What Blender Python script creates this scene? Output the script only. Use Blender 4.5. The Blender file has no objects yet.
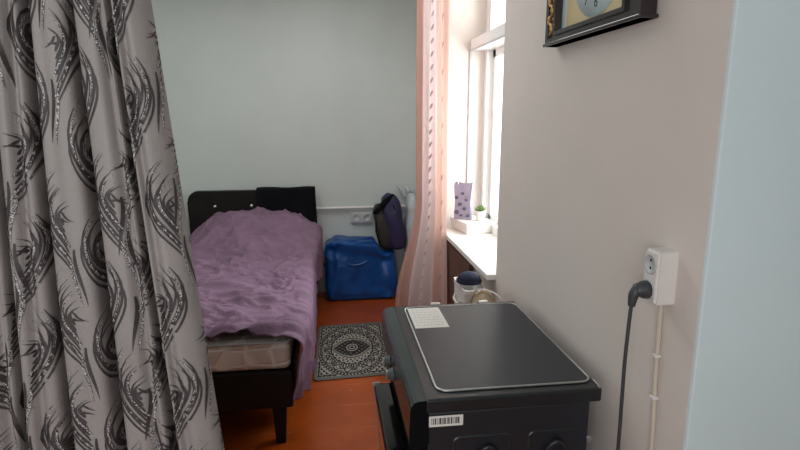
import bpy, bmesh, math, random
from mathutils import Vector, Matrix, noise
random.seed(7)
PI = math.pi
scn = bpy.context.scene
COL = scn.collection

# ---------------------------------------------------------------- colours / materials
def lin(r, g, b):
    f = lambda c: (c/255/12.92) if c/255 <= .04045 else ((c/255+.055)/1.055)**2.4
    return (f(r), f(g), f(b), 1)

def new_mat(name):
    m = bpy.data.materials.new(name); m.use_nodes = True
    nt = m.node_tree
    return m, nt, nt.nodes['Principled BSDF']

def mat(name, col, rough=.6, metal=0, var=.12, nscale=8, bump=0, bscale=60, coat=0, spec=.5, sheen=0, stretch=(1, 1, 1)):
    m, nt, b = new_mat(name)
    N, L = nt.nodes.new, nt.links.new
    tc = N('ShaderNodeTexCoord'); mp = N('ShaderNodeMapping'); mp.inputs['Scale'].default_value = stretch
    L(tc.outputs['Object'], mp.inputs['Vector'])
    nz = N('ShaderNodeTexNoise'); nz.inputs['Scale'].default_value = nscale; nz.inputs['Detail'].default_value = 4
    L(mp.outputs['Vector'], nz.inputs['Vector'])
    rp = N('ShaderNodeValToRGB')
    d = 1-var; u = 1+var
    rp.color_ramp.elements[0].position = .3; rp.color_ramp.elements[1].position = .7
    rp.color_ramp.elements[0].color = (col[0]*d, col[1]*d, col[2]*d, 1)
    rp.color_ramp.elements[1].color = (min(1, col[0]*u), min(1, col[1]*u), min(1, col[2]*u), 1)
    L(nz.outputs['Fac'], rp.inputs['Fac']); L(rp.outputs['Color'], b.inputs['Base Color'])
    b.inputs['Roughness'].default_value = rough; b.inputs['Metallic'].default_value = metal
    b.inputs['Coat Weight'].default_value = coat; b.inputs['Specular IOR Level'].default_value = spec
    if sheen:
        b.inputs['Sheen Weight'].default_value = sheen; b.inputs['Sheen Roughness'].default_value = .4
    if bump:
        n2 = N('ShaderNodeTexNoise'); n2.inputs['Scale'].default_value = bscale; n2.inputs['Detail'].default_value = 3
        L(mp.outputs['Vector'], n2.inputs['Vector'])
        bp = N('ShaderNodeBump'); bp.inputs['Strength'].default_value = bump; bp.inputs['Distance'].default_value = .01
        L(n2.outputs['Fac'], bp.inputs['Height']); L(bp.outputs['Normal'], b.inputs['Normal'])
    return m

def vcol_mat(name, rough=.9, bump=.3, bscale=400, translucent=0, transparent=0):
    m, nt, b = new_mat(name)
    N, L = nt.nodes.new, nt.links.new
    a = N('ShaderNodeVertexColor'); a.layer_name = 'Col'
    L(a.outputs['Color'], b.inputs['Base Color']); b.inputs['Roughness'].default_value = rough
    b.inputs['Specular IOR Level'].default_value = .15
    tc = N('ShaderNodeTexCoord'); n2 = N('ShaderNodeTexNoise'); n2.inputs['Scale'].default_value = bscale
    L(tc.outputs['Object'], n2.inputs['Vector'])
    bp = N('ShaderNodeBump'); bp.inputs['Strength'].default_value = bump; bp.inputs['Distance'].default_value = .004
    L(n2.outputs['Fac'], bp.inputs['Height']); L(bp.outputs['Normal'], b.inputs['Normal'])
    out = nt.nodes['Material Output']; sh = b.outputs[0]
    if translucent:
        t = N('ShaderNodeBsdfTranslucent'); L(a.outputs['Color'], t.inputs['Color'])
        mx = N('ShaderNodeMixShader'); mx.inputs[0].default_value = translucent
        L(sh, mx.inputs[1]); L(t.outputs[0], mx.inputs[2]); sh = mx.outputs[0]
    if transparent:
        t = N('ShaderNodeBsdfTransparent')
        mx = N('ShaderNodeMixShader'); mx.inputs[0].default_value = transparent
        L(sh, mx.inputs[1]); L(t.outputs[0], mx.inputs[2]); sh = mx.outputs[0]
    L(sh, out.inputs['Surface'])
    return m

def plaster(name, col, bump=.12):
    m, nt, b = new_mat(name)
    N, L = nt.nodes.new, nt.links.new
    tc = N('ShaderNodeTexCoord')
    nz = N('ShaderNodeTexNoise'); nz.inputs['Scale'].default_value = 1.3; nz.inputs['Detail'].default_value = 6
    L(tc.outputs['Object'], nz.inputs['Vector'])
    rp = N('ShaderNodeValToRGB')
    rp.color_ramp.elements[0].position = .3; rp.color_ramp.elements[1].position = .75
    rp.color_ramp.elements[0].color = (col[0]*.94, col[1]*.94, col[2]*.93, 1)
    rp.color_ramp.elements[1].color = (min(1, col[0]*1.04), min(1, col[1]*1.04), min(1, col[2]*1.04), 1)
    L(nz.outputs['Fac'], rp.inputs['Fac']); L(rp.outputs['Color'], b.inputs['Base Color'])
    b.inputs['Roughness'].default_value = .75; b.inputs['Specular IOR Level'].default_value = .25
    n2 = N('ShaderNodeTexNoise'); n2.inputs['Scale'].default_value = 5; n2.inputs['Detail'].default_value = 8
    L(tc.outputs['Object'], n2.inputs['Vector'])
    bp = N('ShaderNodeBump'); bp.inputs['Strength'].default_value = bump; bp.inputs['Distance'].default_value = .03
    L(n2.outputs['Fac'], bp.inputs['Height']); L(bp.outputs['Normal'], b.inputs['Normal'])
    return m

def floor_mat():
    m, nt, b = new_mat('painted_floor_boards')
    N, L = nt.nodes.new, nt.links.new
    tc = N('ShaderNodeTexCoord')
    nz = N('ShaderNodeTexNoise'); nz.inputs['Scale'].default_value = 2.5; nz.inputs['Detail'].default_value = 6
    L(tc.outputs['Object'], nz.inputs['Vector'])
    rp = N('ShaderNodeValToRGB')
    e = rp.color_ramp.elements
    e[0].position = .3; e[0].color = lin(136, 56, 12)
    e[1].position = .7; e[1].color = lin(174, 78, 22)
    L(nz.outputs['Fac'], rp.inputs['Fac'])
    # worn pale specks
    sp = N('ShaderNodeTexNoise'); sp.inputs['Scale'].default_value = 38; sp.inputs['Detail'].default_value = 3
    mp = N('ShaderNodeMapping'); mp.inputs['Scale'].default_value = (.6, 1.5, 1)
    L(tc.outputs['Object'], mp.inputs['Vector']); L(mp.outputs['Vector'], sp.inputs['Vector'])
    sr = N('ShaderNodeValToRGB'); sr.color_ramp.elements[0].position = .71; sr.color_ramp.elements[1].position = .76
    L(sp.outputs['Fac'], sr.inputs['Fac'])
    big = N('ShaderNodeTexNoise'); big.inputs['Scale'].default_value = 3.1
    L(tc.outputs['Object'], big.inputs['Vector'])
    br = N('ShaderNodeValToRGB'); br.color_ramp.elements[0].position = .45; br.color_ramp.elements[1].position = .62
    L(big.outputs['Fac'], br.inputs['Fac'])
    mul = N('ShaderNodeMath'); mul.operation = 'MULTIPLY'
    L(sr.outputs['Color'], mul.inputs[0]); L(br.outputs['Color'], mul.inputs[1])
    mx = N('ShaderNodeMix'); mx.data_type = 'RGBA'
    mx.inputs[7].default_value = lin(215, 160, 120)
    L(mul.outputs[0], mx.inputs[0]); L(rp.outputs['Color'], mx.inputs[6])
    # board seams across the room
    sx = N('ShaderNodeSeparateXYZ'); L(tc.outputs['Object'], sx.inputs[0])
    md = N('ShaderNodeMath'); md.operation = 'FRACT'
    dv = N('ShaderNodeMath'); dv.operation = 'MULTIPLY'; dv.inputs[1].default_value = 1/.235
    L(sx.outputs['Y'], dv.inputs[0]); L(dv.outputs[0], md.inputs[0])
    cp = N('ShaderNodeMath'); cp.operation = 'LESS_THAN'; cp.inputs[1].default_value = .022
    L(md.outputs[0], cp.inputs[0])
    sn = N('ShaderNodeTexNoise'); sn.inputs['Scale'].default_value = 9; L(tc.outputs['Object'], sn.inputs['Vector'])
    sc = N('ShaderNodeMapRange'); sc.inputs[1].default_value = .38; sc.inputs[2].default_value = .7
    L(sn.outputs['Fac'], sc.inputs[0])
    cm = N('ShaderNodeMath'); cm.operation = 'MULTIPLY'
    L(cp.outputs[0], cm.inputs[0]); L(sc.outputs[0], cm.inputs[1])
    m2 = N('ShaderNodeMix'); m2.data_type = 'RGBA'; m2.inputs[7].default_value = lin(205, 130, 85)
    L(cm.outputs[0], m2.inputs[0]); L(mx.outputs[2], m2.inputs[6])
    L(m2.outputs[2], b.inputs['Base Color'])
    b.inputs['Roughness'].default_value = .32
    n3 = N('ShaderNodeTexNoise'); n3.inputs['Scale'].default_value = 6; L(mp.outputs['Vector'], n3.inputs['Vector'])
    bp = N('ShaderNodeBump'); bp.inputs['Strength'].default_value = .2; bp.inputs['Distance'].default_value = .01
    L(n3.outputs['Fac'], bp.inputs['Height']); L(bp.outputs['Normal'], b.inputs['Normal'])
    return m

def glass_mat():
    m, nt, b = new_mat('window_glass')
    N, L = nt.nodes.new, nt.links.new
    t = N('ShaderNodeBsdfTransparent'); t.inputs[0].default_value = (.95, .98, .97, 1)
    g = N('ShaderNodeBsdfGlossy'); g.inputs['Roughness'].default_value = .02
    mx = N('ShaderNodeMixShader'); mx.inputs[0].default_value = .07
    L(t.outputs[0], mx.inputs[1]); L(g.outputs[0], mx.inputs[2])
    L(mx.outputs[0], nt.nodes['Material Output'].inputs['Surface'])
    return m

def thread_mat():
    m, nt, b = new_mat('silver_thread')
    N, L = nt.nodes.new, nt.links.new
    tc = N('ShaderNodeTexCoord'); nz = N('ShaderNodeTexNoise'); nz.inputs['Scale'].default_value = 420
    L(tc.outputs['Object'], nz.inputs['Vector'])
    rp = N('ShaderNodeValToRGB')
    rp.color_ramp.elements[0].position = .46; rp.color_ramp.elements[0].color = lin(62, 56, 56)
    rp.color_ramp.elements[1].position = .58; rp.color_ramp.elements[1].color = lin(205, 200, 198)
    L(nz.outputs['Fac'], rp.inputs['Fac']); L(rp.outputs['Color'], b.inputs['Base Color'])
    b.inputs['Roughness'].default_value = .5
    return m

def quilt_mat():
    m, nt, b = new_mat('quilted_mattress_ticking')
    N, L = nt.nodes.new, nt.links.new
    tc = N('ShaderNodeTexCoord')
    mp = N('ShaderNodeMapping'); mp.inputs['Scale'].default_value = (8, 8, 13)
    L(tc.outputs['Object'], mp.inputs['Vector'])
    v = N('ShaderNodeTexVoronoi'); v.feature = 'DISTANCE_TO_EDGE'; v.inputs['Scale'].default_value = 1; v.inputs['Randomness'].default_value = .45
    L(mp.outputs['Vector'], v.inputs['Vector'])
    mr = N('ShaderNodeMapRange'); mr.inputs[1].default_value = .02; mr.inputs[2].default_value = .12
    L(v.outputs['Distance'], mr.inputs[0])
    rp = N('ShaderNodeValToRGB'); rp.color_ramp.elements[0].color = lin(240, 232, 224); rp.color_ramp.elements[1].color = lin(214, 200, 188)
    L(mr.outputs[0], rp.inputs['Fac']); L(rp.outputs['Color'], b.inputs['Base Color'])
    bp = N('ShaderNodeBump'); bp.inputs['Strength'].default_value = .5; bp.inputs['Distance'].default_value = .012
    L(mr.outputs[0], bp.inputs['Height']); L(bp.outputs['Normal'], b.inputs['Normal'])
    b.inputs['Roughness'].default_value = .8
    return m

M = dict(
    wall_back=plaster('back_wall_paint', lin(203, 208, 204)),
    wall_right=plaster('right_wall_paint', lin(218, 207, 200)),
    wall_white=plaster('white_jamb_paint', lin(212, 224, 226), .06),
    ceiling=plaster('ceiling_paint', lin(225, 226, 222)),
    floor=floor_mat(), glass=glass_mat(),
    frame=mat('white_window_paint', lin(232, 230, 228), .35, var=.02),
    sill=mat('sill_paint', lin(232, 226, 220), .3, var=.03),
    cloth=mat('grey_jacquard_cloth', lin(148, 140, 137), .55, var=.05, bump=.15, bscale=300, sheen=.15),
    motif=mat('dark_woven_thread', lin(62, 55, 55), .6, var=.3, nscale=120),
    silver=thread_mat(),
    dark_leather=mat('dark_brown_leatherette', lin(27, 21, 20), .55, var=.2, spec=.25, bump=.15, bscale=220),
    bed_wood=mat('dark_bed_base', lin(30, 23, 21), .6, var=.25, spec=.2),
    stud=mat('bright_stud', lin(225, 225, 225), .2, metal=.8, var=.02),
    quilt=quilt_mat(),
    piping=mat('pale_piping', lin(190, 192, 198), .6, var=.05),
    blanket=mat('mauve_fleece', lin(122, 97, 115), .9, var=.12, nscale=5, bump=.3, bscale=70, spec=.1),
    black_cloth=mat('black_knit', lin(20, 20, 24), .95, var=.2, bump=.3, bscale=150, spec=.1),
    blue=mat('blue_plastic_sheet', lin(5, 72, 140), .3, var=.3, nscale=6, bump=1.0, bscale=11),
    purple=mat('dark_purple_nylon', lin(44, 38, 74), .6, var=.2, bump=.3, bscale=30),
    olive=mat('dark_olive_nylon', lin(50, 45, 42), .65, var=.2, bump=.3, bscale=30),
    sack=mat('white_plastic_sack', lin(186, 190, 192), .35, var=.1, bump=.5, bscale=18),
    pipe=mat('white_pipe_paint', lin(222, 218, 212), .35, var=.05),
    plate=mat('grey_outlet_plastic', lin(190, 190, 190), .4, var=.03),
    hole=mat('outlet_hole', lin(25, 25, 25), .8, var=.05),
    enamel=mat('black_enamel', lin(30, 34, 40), .42, var=.12, nscale=5, bump=.04, bscale=40),
    rim=mat('black_metal_rim', lin(30, 34, 37), .34, var=.15, nscale=9),
    lid=mat('smoked_glass_lid', lin(40, 45, 52), .4, var=.08, nscale=3, spec=.4),
    panel=mat('dark_green_black_panel', lin(38, 52, 50), .24, var=.08, coat=.15),
    black_glass=mat('oven_door_glass', lin(10, 10, 12), .1, var=.1, coat=.3),
    black=mat('matt_black', lin(12, 12, 13), .85, var=.15, spec=.1),
    chrome=mat('brushed_steel', lin(190, 192, 190), .28, metal=.9, var=.08, nscale=40),
    knob=mat('grey_knob', lin(96, 100, 100), .3, metal=.5, var=.1),
    paper=mat('white_paper', lin(226, 222, 214), .7, var=.04),
    ink=mat('printer_ink', lin(60, 60, 62), .8, var=.1),
    faint=mat('faint_ink', lin(202, 198, 190), .8, var=.05),
    gold=mat('worn_gold', lin(190, 150, 90), .4, metal=.5, var=.3, nscale=60),
    clock_wood=mat('black_brown_lacquer', lin(40, 30, 32), .22, var=.2, nscale=12, coat=.3),
    red_wood=mat('reddish_lacquer', lin(74, 38, 32), .3, var=.2),
    dial=mat('tan_dial', lin(204, 184, 138), .45, var=.06),
    dial_pale=mat('pale_blue_dial', lin(206, 220, 222), .45, var=.03),
    socket=mat('white_socket_plastic', lin(222, 216, 212), .35, var=.02),
    cord=mat('charcoal_cable', lin(58, 60, 64), .5, var=.08),
    conduit=mat('beige_cable', lin(202, 190, 172), .5, var=.05),
    navy=mat('navy_felt', lin(18, 20, 48), .9, var=.15, bump=.2),
    tan=mat('tan_woven_cloth', lin(178, 156, 128), .9, var=.25, nscale=30, bump=.4, bscale=90),
    white_plastic=mat('white_plastic', lin(225, 218, 212), .4, var=.03),
    brown_board=mat('brown_stained_board', lin(92, 60, 46), .5, var=.2, stretch=(1, 1, .2)),  # brown tone of the shaded wall under the sill
    lilac=mat('lilac_print_paper', lin(150, 138, 156), .5, var=.1, nscale=25),
    bloom=mat('dark_violet_print', lin(92, 84, 104), .6, var=.3, nscale=50),
    leaf=mat('green_leaf', lin(106, 128, 72), .6, var=.25),
    rug=vcol_mat('woven_rug', .95, .5, 500),
    sheer=vcol_mat('peach_sheer', .9, .15, 200, translucent=.35, transparent=.12),
    sprig=mat('rose_brown_sprig', lin(186, 146, 144), .8, var=.15),
)

# ---------------------------------------------------------------- mesh helpers
def box(bm, x0, x1, y0, y1, z0, z1, bev=0, seg=2, mi=0, mtx=None):
    vs = [bm.verts.new(p) for p in ((x0,y0,z0),(x1,y0,z0),(x1,y1,z0),(x0,y1,z0),(x0,y0,z1),(x1,y0,z1),(x1,y1,z1),(x0,y1,z1))]
    fs = [bm.faces.new([vs[i] for i in q]) for q in ((0,3,2,1),(4,5,6,7),(0,1,5,4),(1,2,6,5),(2,3,7,6),(3,0,4,7))]
    for f in fs: f.material_index = mi
    allv = set(vs)
    if bev:
        es = {e for f in fs for e in f.edges}
        r = bmesh.ops.bevel(bm, geom=list(es), offset=bev, segments=seg, profile=.5, affect='EDGES')
        allv = {v for v in r['verts']} | {v for v in vs if v.is_valid}
        for f in r['faces']: f.material_index = mi
    if mtx is not None:
        bmesh.ops.transform(bm, matrix=mtx, verts=[v for v in allv if v.is_valid])

def frame_axes(d):
    d = Vector(d).normalized()
    a = Vector((0, 0, 1)) if abs(d.z) < .9 else Vector((1, 0, 0))
    x = d.cross(a).normalized(); return x, x.cross(d).normalized()

def smooth_path(pts, n=8):
    P = [Vector(p) for p in pts]
    if len(P) < 3: return P
    out = []
    for i in range(len(P)-1):
        p0 = P[max(i-1, 0)]; p1 = P[i]; p2 = P[i+1]; p3 = P[min(i+2, len(P)-1)]
        for k in range(n):
            t = k/n
            out.append(.5*((2*p1)+(p2-p0)*t+(2*p0-5*p1+4*p2-p3)*t*t+(3*p1-p0-3*p2+p3)*t**3))
    out.append(P[-1]); return out

def tube(bm, pts, r, n=10, mi=0, smooth=8, flat=1.0):
    P = smooth_path(pts, smooth)
    R = r if isinstance(r, (list, tuple)) else None
    rings = []
    X = None
    for i, p in enumerate(P):
        d = (P[min(i+1, len(P)-1)]-P[max(i-1, 0)])
        if X is None: X, Y = frame_axes(d)
        else:
            dn = d.normalized(); X = (X-dn*X.dot(dn)).normalized(); Y = X.cross(dn).normalized()
        if R:
            t = i/(len(P)-1)*(len(R)-1); k = min(int(t), len(R)-2); rr = R[k]+(R[k+1]-R[k])*(t-k)
        else: rr = r
        rings.append([bm.verts.new(p+X*rr*math.cos(2*PI*k/n)+Y*rr*flat*math.sin(2*PI*k/n)) for k in range(n)])
    for a, b in zip(rings, rings[1:]):
        for k in range(n):
            f = bm.faces.new((a[k], a[(k+1) % n], b[(k+1) % n], b[k])); f.material_index = mi; f.smooth = True
    for q in (rings[0][::-1], rings[-1]):
        f = bm.faces.new(q); f.material_index = mi

def lathe(bm, prof, c, axis=(0, 0, 1), n=24, mi=0):
    c = Vector(c); az = Vector(axis).normalized(); X, Y = frame_axes(az)
    rings = []
    for r, h in prof:
        rings.append([bm.verts.new(c+az*h+X*r*math.cos(2*PI*k/n)+Y*r*math.sin(2*PI*k/n)) for k in range(n)])
    for a, b in zip(rings, rings[1:]):
        for k in range(n):
            f = bm.faces.new((a[k], a[(k+1) % n], b[(k+1) % n], b[k])); f.material_index = mi; f.smooth = True
    for q in (rings[0][::-1], rings[-1]):
        f = bm.faces.new(q); f.material_index = mi

def grid(bm, fn, nu, nv, mi=0, closed_u=False, colfn=None, layer=None):
    V = [[bm.verts.new(fn(i/(nu if closed_u else nu-1), j/(nv-1))) for i in range(nu)] for j in range(nv)]
    for j in range(nv-1):
        for i in range(nu if closed_u else nu-1):
            f = bm.faces.new((V[j][i], V[j][(i+1) % nu], V[j+1][(i+1) % nu], V[j+1][i])); f.material_index = mi; f.smooth = True
            if colfn:
                for lp, (a, b) in zip(f.loops, ((i, j), (i+1, j), (i+1, j+1), (i, j+1))):
                    lp[layer] = colfn(a/(nu-1), b/(nv-1))
    return V

def prism(bm, poly, h0, h1, mp, mi=0):
    """poly: 2-D outline, mp(a, b, h) -> point"""
    A = [bm.verts.new(mp(a, b, h0)) for a, b in poly]; B = [bm.verts.new(mp(a, b, h1)) for a, b in poly]
    n = len(poly)
    for f in [bm.faces.new(A[::-1]), bm.faces.new(B)]+[bm.faces.new((A[i], A[(i+1) % n], B[(i+1) % n], B[i])) for i in range(n)]:
        f.material_index = mi

def rrect(x0, x1, y0, y1, r, n=6, corners=(1, 1, 1, 1)):
    out = []
    for k, (cx, cy, a0) in enumerate(((x1-r, y1-r, 0), (x0+r, y1-r, 90), (x0+r, y0+r, 180), (x1-r, y0+r, 270))):
        if corners[k]:
            for i in range(n+1):
                a = math.radians(a0+90*i/n); out.append((cx+r*math.cos(a), cy+r*math.sin(a)))
        else:
            out.append(((x1, x0, x0, x1)[k], (y1, y1, y0, y0)[k]))
    return out

def blob(bm, c, rad, e=2.6, nu=40, nv=26, amp=.02, fr=6, seed=0, mi=0, top=None):
    c = Vector(c)
    def sp(v, p): return math.copysign(abs(v)**p, v)
    q = 2/e
    def fn(u, v):
        th = 2*PI*u; ph = -PI/2+PI*v
        d = Vector((sp(math.cos(ph), q)*sp(math.cos(th), q), sp(math.cos(ph), q)*sp(math.sin(th), q), sp(math.sin(ph), q)))
        p = Vector((d.x*rad[0], d.y*rad[1], d.z*rad[2]))
        w = noise.noise(p*fr+Vector((seed, 0, 0)))+.6*noise.noise(p*fr*2.3+Vector((0, seed, 3)))
        ridge = (1-abs(noise.noise(p*fr*1.4+Vector((seed*2, 5, 1)))))**4
        w += .7*ridge
        if d.z < -.9: w *= .15
        p += d.normalized()*amp*w
        if top: p = top(p)
        if p.z < -rad[2]: p.z = -rad[2]
        return c+p
    grid(bm, fn, nu, nv, mi, closed_u=True)
    bmesh.ops.remove_doubles(bm, verts=bm.verts[:], dist=1e-5)

def obj(name, bm, mats, parent=None, smooth=None, label=None):
    me = bpy.data.meshes.new(name)
    bmesh.ops.recalc_face_normals(bm, faces=bm.faces[:]) if bm.faces and not name.startswith('_') else None
    bm.to_mesh(me); bm.free()
    for m in (mats if isinstance(mats, list) else [mats]): me.materials.append(m)
    o = bpy.data.objects.new(name, me); COL.objects.link(o)
    if smooth: 
        for p in me.polygons: p.use_smooth = True
    if parent: put(o, parent)
    if label: o['label'] = label
    return o

def put(o, parent):
    o.parent = parent
    o.matrix_parent_inverse = Matrix.Translation(parent.location).inverted() if parent.parent is None else Matrix.Identity(4)

def tag(o, label, cat, group=None):
    o['label'] = label; o['category'] = cat
    if group: o['group'] = group
    return o

def thing(name, label, cat, loc, group=None):
    o = bpy.data.objects.new(name, None); o.empty_display_size = .05; o.location = loc; COL.objects.link(o)
    return tag(o, label, cat, group)

def struct(o): o['kind'] = 'structure'; return o
def stage(*parts):
    bm = bmesh.new()
    for p in parts: box(bm, *p)
    return bm
def sstep(a, b, x):
    t = max(0, min(1, (x-a)/(b-a))); return t*t*(3-2*t)

# ================================================================ SETTING
WX = .82                                    # room face of the right wall
YB = 4.86                                   # back wall
WY0, WY1 = 2.53, 3.76                       # window opening
struct(obj('floor', stage((-1.75, 1.9, -1.6, 5.0, -.12, 0)), M['floor']))
struct(obj('ceiling', stage((-1.75, 1.9, -1.6, 5.0, 2.78, 2.9)), M['ceiling']))
struct(obj('wall_back', stage((-1.75, 1.3, YB, 5.0, 0, 2.78)), M['wall_back']))
struct(obj('wall_left', stage((-1.75, -1.62, -1.6, YB, 0, 2.78)), M['wall_back']))
bm = stage((WX, 1.3, 1.066, WY0, 0, 2.78), (WX, 1.3, WY1, YB, 0, 2.78), (WX, 1.3, WY0, WY1, 0, .79), (WX, 1.3, WY0, WY1, 2.55, 2.78))
struct(obj('wall_right', bm, M['wall_right']))
bm = bmesh.new()
box(bm, WX+.0005, 1.9, 1.056, 1.25, 0, 2.78, .004, 2)
struct(obj('wall_near', bm, M['wall_white']))
struct(obj('wall_rear', stage((-1.75, 1.9, -1.72, -1.6, 0, 2.78)), M['wall_back']))
struct(obj('wall_passage', stage((1.9, 2.0, -1.6, 1.25, 0, 2.78)), M['wall_white']))

# window: deep painted frame, transom, sashes, panes
FX = .985
win = struct(bpy.data.objects.new('window_1', None)); win.location = (FX, (WY0+WY1)/2, .82); COL.objects.link(win)
bm = stage((1.085, 1.15, WY1-.055, WY1, .82, 2.55), (1.085, 1.15, WY0, WY0+.055, .82, 2.55), (1.085, 1.15, WY0, WY1, 2.49, 2.55), (1.085, 1.15, WY0, WY1, .82, .88))
obj('window_frame', bm, M['frame'], win)
bm = bmesh.new(); box(bm, FX, 1.16, WY0, WY1, 2.03, 2.10, .006)
obj('transom', bm, M['frame'], win)
bm = stage((FX-.006, FX+.008, WY1-.012, WY1, .82, 2.03), (FX-.006, FX+.008, WY0, WY1, 2.02, 2.032))
obj('stop_bead', bm, M['plate'], win)
for k, (z0, z1, x0, x1) in enumerate(((2.10, 2.49, 1.09, 1.135), (.86, 2.03, 1.13, 1.165))):
    ym = (WY0+WY1)/2
    for (a, b_) in ((WY0+.05, ym), (ym, WY1-.05)):
        w = .05
        bm = stage((x0, x1, a, a+w, z0, z1), (x0, x1, b_-w, b_, z0, z1), (x0, x1, a, b_, z0, z0+w), (x0, x1, a, b_, z1-w, z1))
        s = obj('sash', bm, M['frame'], win)
        g = obj('pane', stage(((x0+x1)/2-.002, (x0+x1)/2+.002, a+w-.005, b_-w+.005, z0+w-.005, z1-w+.005)), M['glass'])
        g.parent = s; g.matrix_parent_inverse = s.matrix_parent_inverse.copy() if False else Matrix.Identity(4)
        g.matrix_parent_inverse = (Matrix.Translation(win.location) @ s.matrix_parent_inverse).inverted()
bm = bmesh.new(); box(bm, .772, 1.15, WY0, WY1, .79, .822, .006)
so = struct(obj('window_sill', bm, M['sill']))

# heating pipe on the back wall
bm = bmesh.new(); tube(bm, [(-.62, 4.825, .786), (.3, 4.825, .789), (.86, 4.825, .794)], .013, 12)
for x in (.12, .7): box(bm, x-.008, x+.008, 4.83, YB, .78, .797)
tag(obj('heating_pipe', bm, M['pipe']), 'thin white heating pipe running along the back wall beside the headboard', 'pipe')

# double outlet on the back wall
t = thing('double_outlet', 'grey double power outlet low on the back wall under the pipe', 'outlet', (.295, YB, .69))
bm = bmesh.new(); box(bm, .198, .392, YB-.035, YB, .645, .745, .006)
obj('outlet_plate', bm, M['plate'], t)
for x in (.248, .342):
    bm = bmesh.new(); lathe(bm, [(.036, 0), (.036, .004), (.03, .005), (.028, .0015), (.0005, .0015)], (x, YB-.035, .695), (0, -1, 0), 24)
    s = obj('socket', bm, M['plate'], t)
    bm = bmesh.new()
    for dx in (-.01, .01): lathe(bm, [(.0035, 0), (.0035, .001)], (x+dx, YB-.0365, .695), (0, -1, 0), 10)
    h = obj('pin_holes', bm, M['hole']); h.parent = s
    h.matrix_parent_inverse = (Matrix.Translation(t.location) @ s.matrix_parent_inverse).inverted()

# ================================================================ DOOR CURTAIN
def dc_point(s, z):
    """s: lateral cloth position (1 = right edge), z: height"""
    k = .157+.080*(1.82-z)
    wob = .05*math.sin(1.1*z+1.7*s)+.04*math.sin(2.3*z+5*s)
    x = -.50+s*k
    # broad, nearly flat folds parted by narrow deep valleys
    ph = (s-.155+wob*.5)/.455; n = math.floor(ph); f = ph-n
    d = min(f, 1-f)*.455
    dv = .130+.03*math.sin(n*2.3+1)
    y = 1.17+dv*math.exp(-(d/.058)**2)-.020*math.sin(PI*f)
    c = .52+.16*math.sin(n*3.7+.8*z)
    y += (.016+.012*math.sin(n*1.9))*math.exp(-((f-c)/.07)**2)
    x -= .0105*math.sin(2*PI*f)*k/.2
    if s > .62:                       # last fold turns back at its edge
        t = (s-.62)/.38
        y = y*(1-t)+(1.148+.05*t*t)*t
    return Vector((x, y, z))
S0, S1, Z0, Z1 = -5.2, 1.0, .015, 2.62
bm = bmesh.new()
grid(bm, lambda u, v: dc_point(S0+(S1-S0)*u, Z0+(Z1-Z0)*v), 420, 90)
# woven leaf sprays lying on the cloth
def cl(a, z):
    s = a/.30
    p = dc_point(s, z); ds = dc_point(s+.004, z)-p; dz = dc_point(s, z+.01)-p
    n = ds.cross(dz).normalized()
    if n.y > 0: n = -n
    return p+n*.0016
def stroke(P, w, mi, n=12):
    prev = None
    for i in range(n+1):
        t = i/n
        a = (1-t)**3*P[0][0]+3*(1-t)**2*t*P[1][0]+3*(1-t)*t*t*P[2][0]+t**3*P[3][0]
        b = (1-t)**3*P[0][1]+3*(1-t)**2*t*P[1][1]+3*(1-t)*t*t*P[2][1]+t**3*P[3][1]
        da = 3*((1-t)**2*(P[1][0]-P[0][0])+2*(1-t)*t*(P[2][0]-P[1][0])+t*t*(P[3][0]-P[2][0]))
        db = 3*((1-t)**2*(P[1][1]-P[0][1])+2*(1-t)*t*(P[2][1]-P[1][1])+t*t*(P[3][1]-P[2][1]))
        l = math.hypot(da, db) or 1
        ww = w*(math.sin(PI*min(1, .12+t*.9))**.8)+.0002
        na, nb = -db/l*ww, da/l*ww
        if not (Z0 < b < Z1 and (a/.30) < .995): prev = None; continue
        cur = (bm.verts.new(cl(min(a+na, .2985), b+nb)), bm.verts.new(cl(min(a-na, .2985), b-nb)))
        if prev:
            f = bm.faces.new((prev[0], prev[1], cur[1], cur[0])); f.material_index = mi; f.smooth = True
        prev = cur
def spray(a0, z0, sg, H=.215):
    # nested crescents rising from the foot of a stem
    specs = [(-.066, .90), (-.062, 1.0), (-.053, .88), (-.047, .95), (-.038, .80), (-.032, .83), (-.023, .68), (-.016, .64), (-.007, .52), (.001, .50)]
    for i, (bulge, tz) in enumerate(specs):
        r = random.uniform(-.004, .004)
        zz = H*(tz+random.uniform(-.04, .04)); tip = bulge*.60+.024+r
        b0 = (sg*(.010-.0012*i), .014*i)
        P = [(a0+b0[0], z0+b0[1]), (a0+sg*(bulge*.30+.006), z0+b0[1]+.26*(zz-b0[1])), (a0+sg*bulge*1.38, z0+b0[1]+.60*(zz-b0[1])), (a0+sg*tip, z0+zz)]
        stroke(P, .0026 if i % 3 else .0019, 1)
        if i in (1, 4):
            stroke([(x+sg*.0050, z-.003) for x, z in P], .0021, 2)
    # the stem sweeping down to the next spray
    stroke([(a0+sg*.016, z0+H*.22), (a0+sg*.012, z0+H*.02), (a0+sg*.024, z0-H*.10), (a0+sg*.030, z0-H*.34)], .0028, 1)
    stroke([(a0+sg*.008, z0+H*.14), (a0+sg*.004, z0+H*.0), (a0+sg*.017, z0-H*.12), (a0+sg*.020, z0-H*.36)], .0024, 2)
for c in range(-21, 2):
    for r in range(-1, 14):
        sg = random.choice((1, -1)) if c < 0 else (-1 if (c+r) % 3 else 1)
        spray(.243+c*.077+sg*.024, r*.212+(c % 2)*.106+.03+.02*math.sin(c*2.1), sg)
dcur = obj('_door_curtain', bm, [M['cloth'], M['motif'], M['silver']]); dcur.name = 'door_curtain'
tag(dcur, 'long grey jacquard curtain with dark leaf sprays hanging in the doorway at left', 'curtain')
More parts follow.
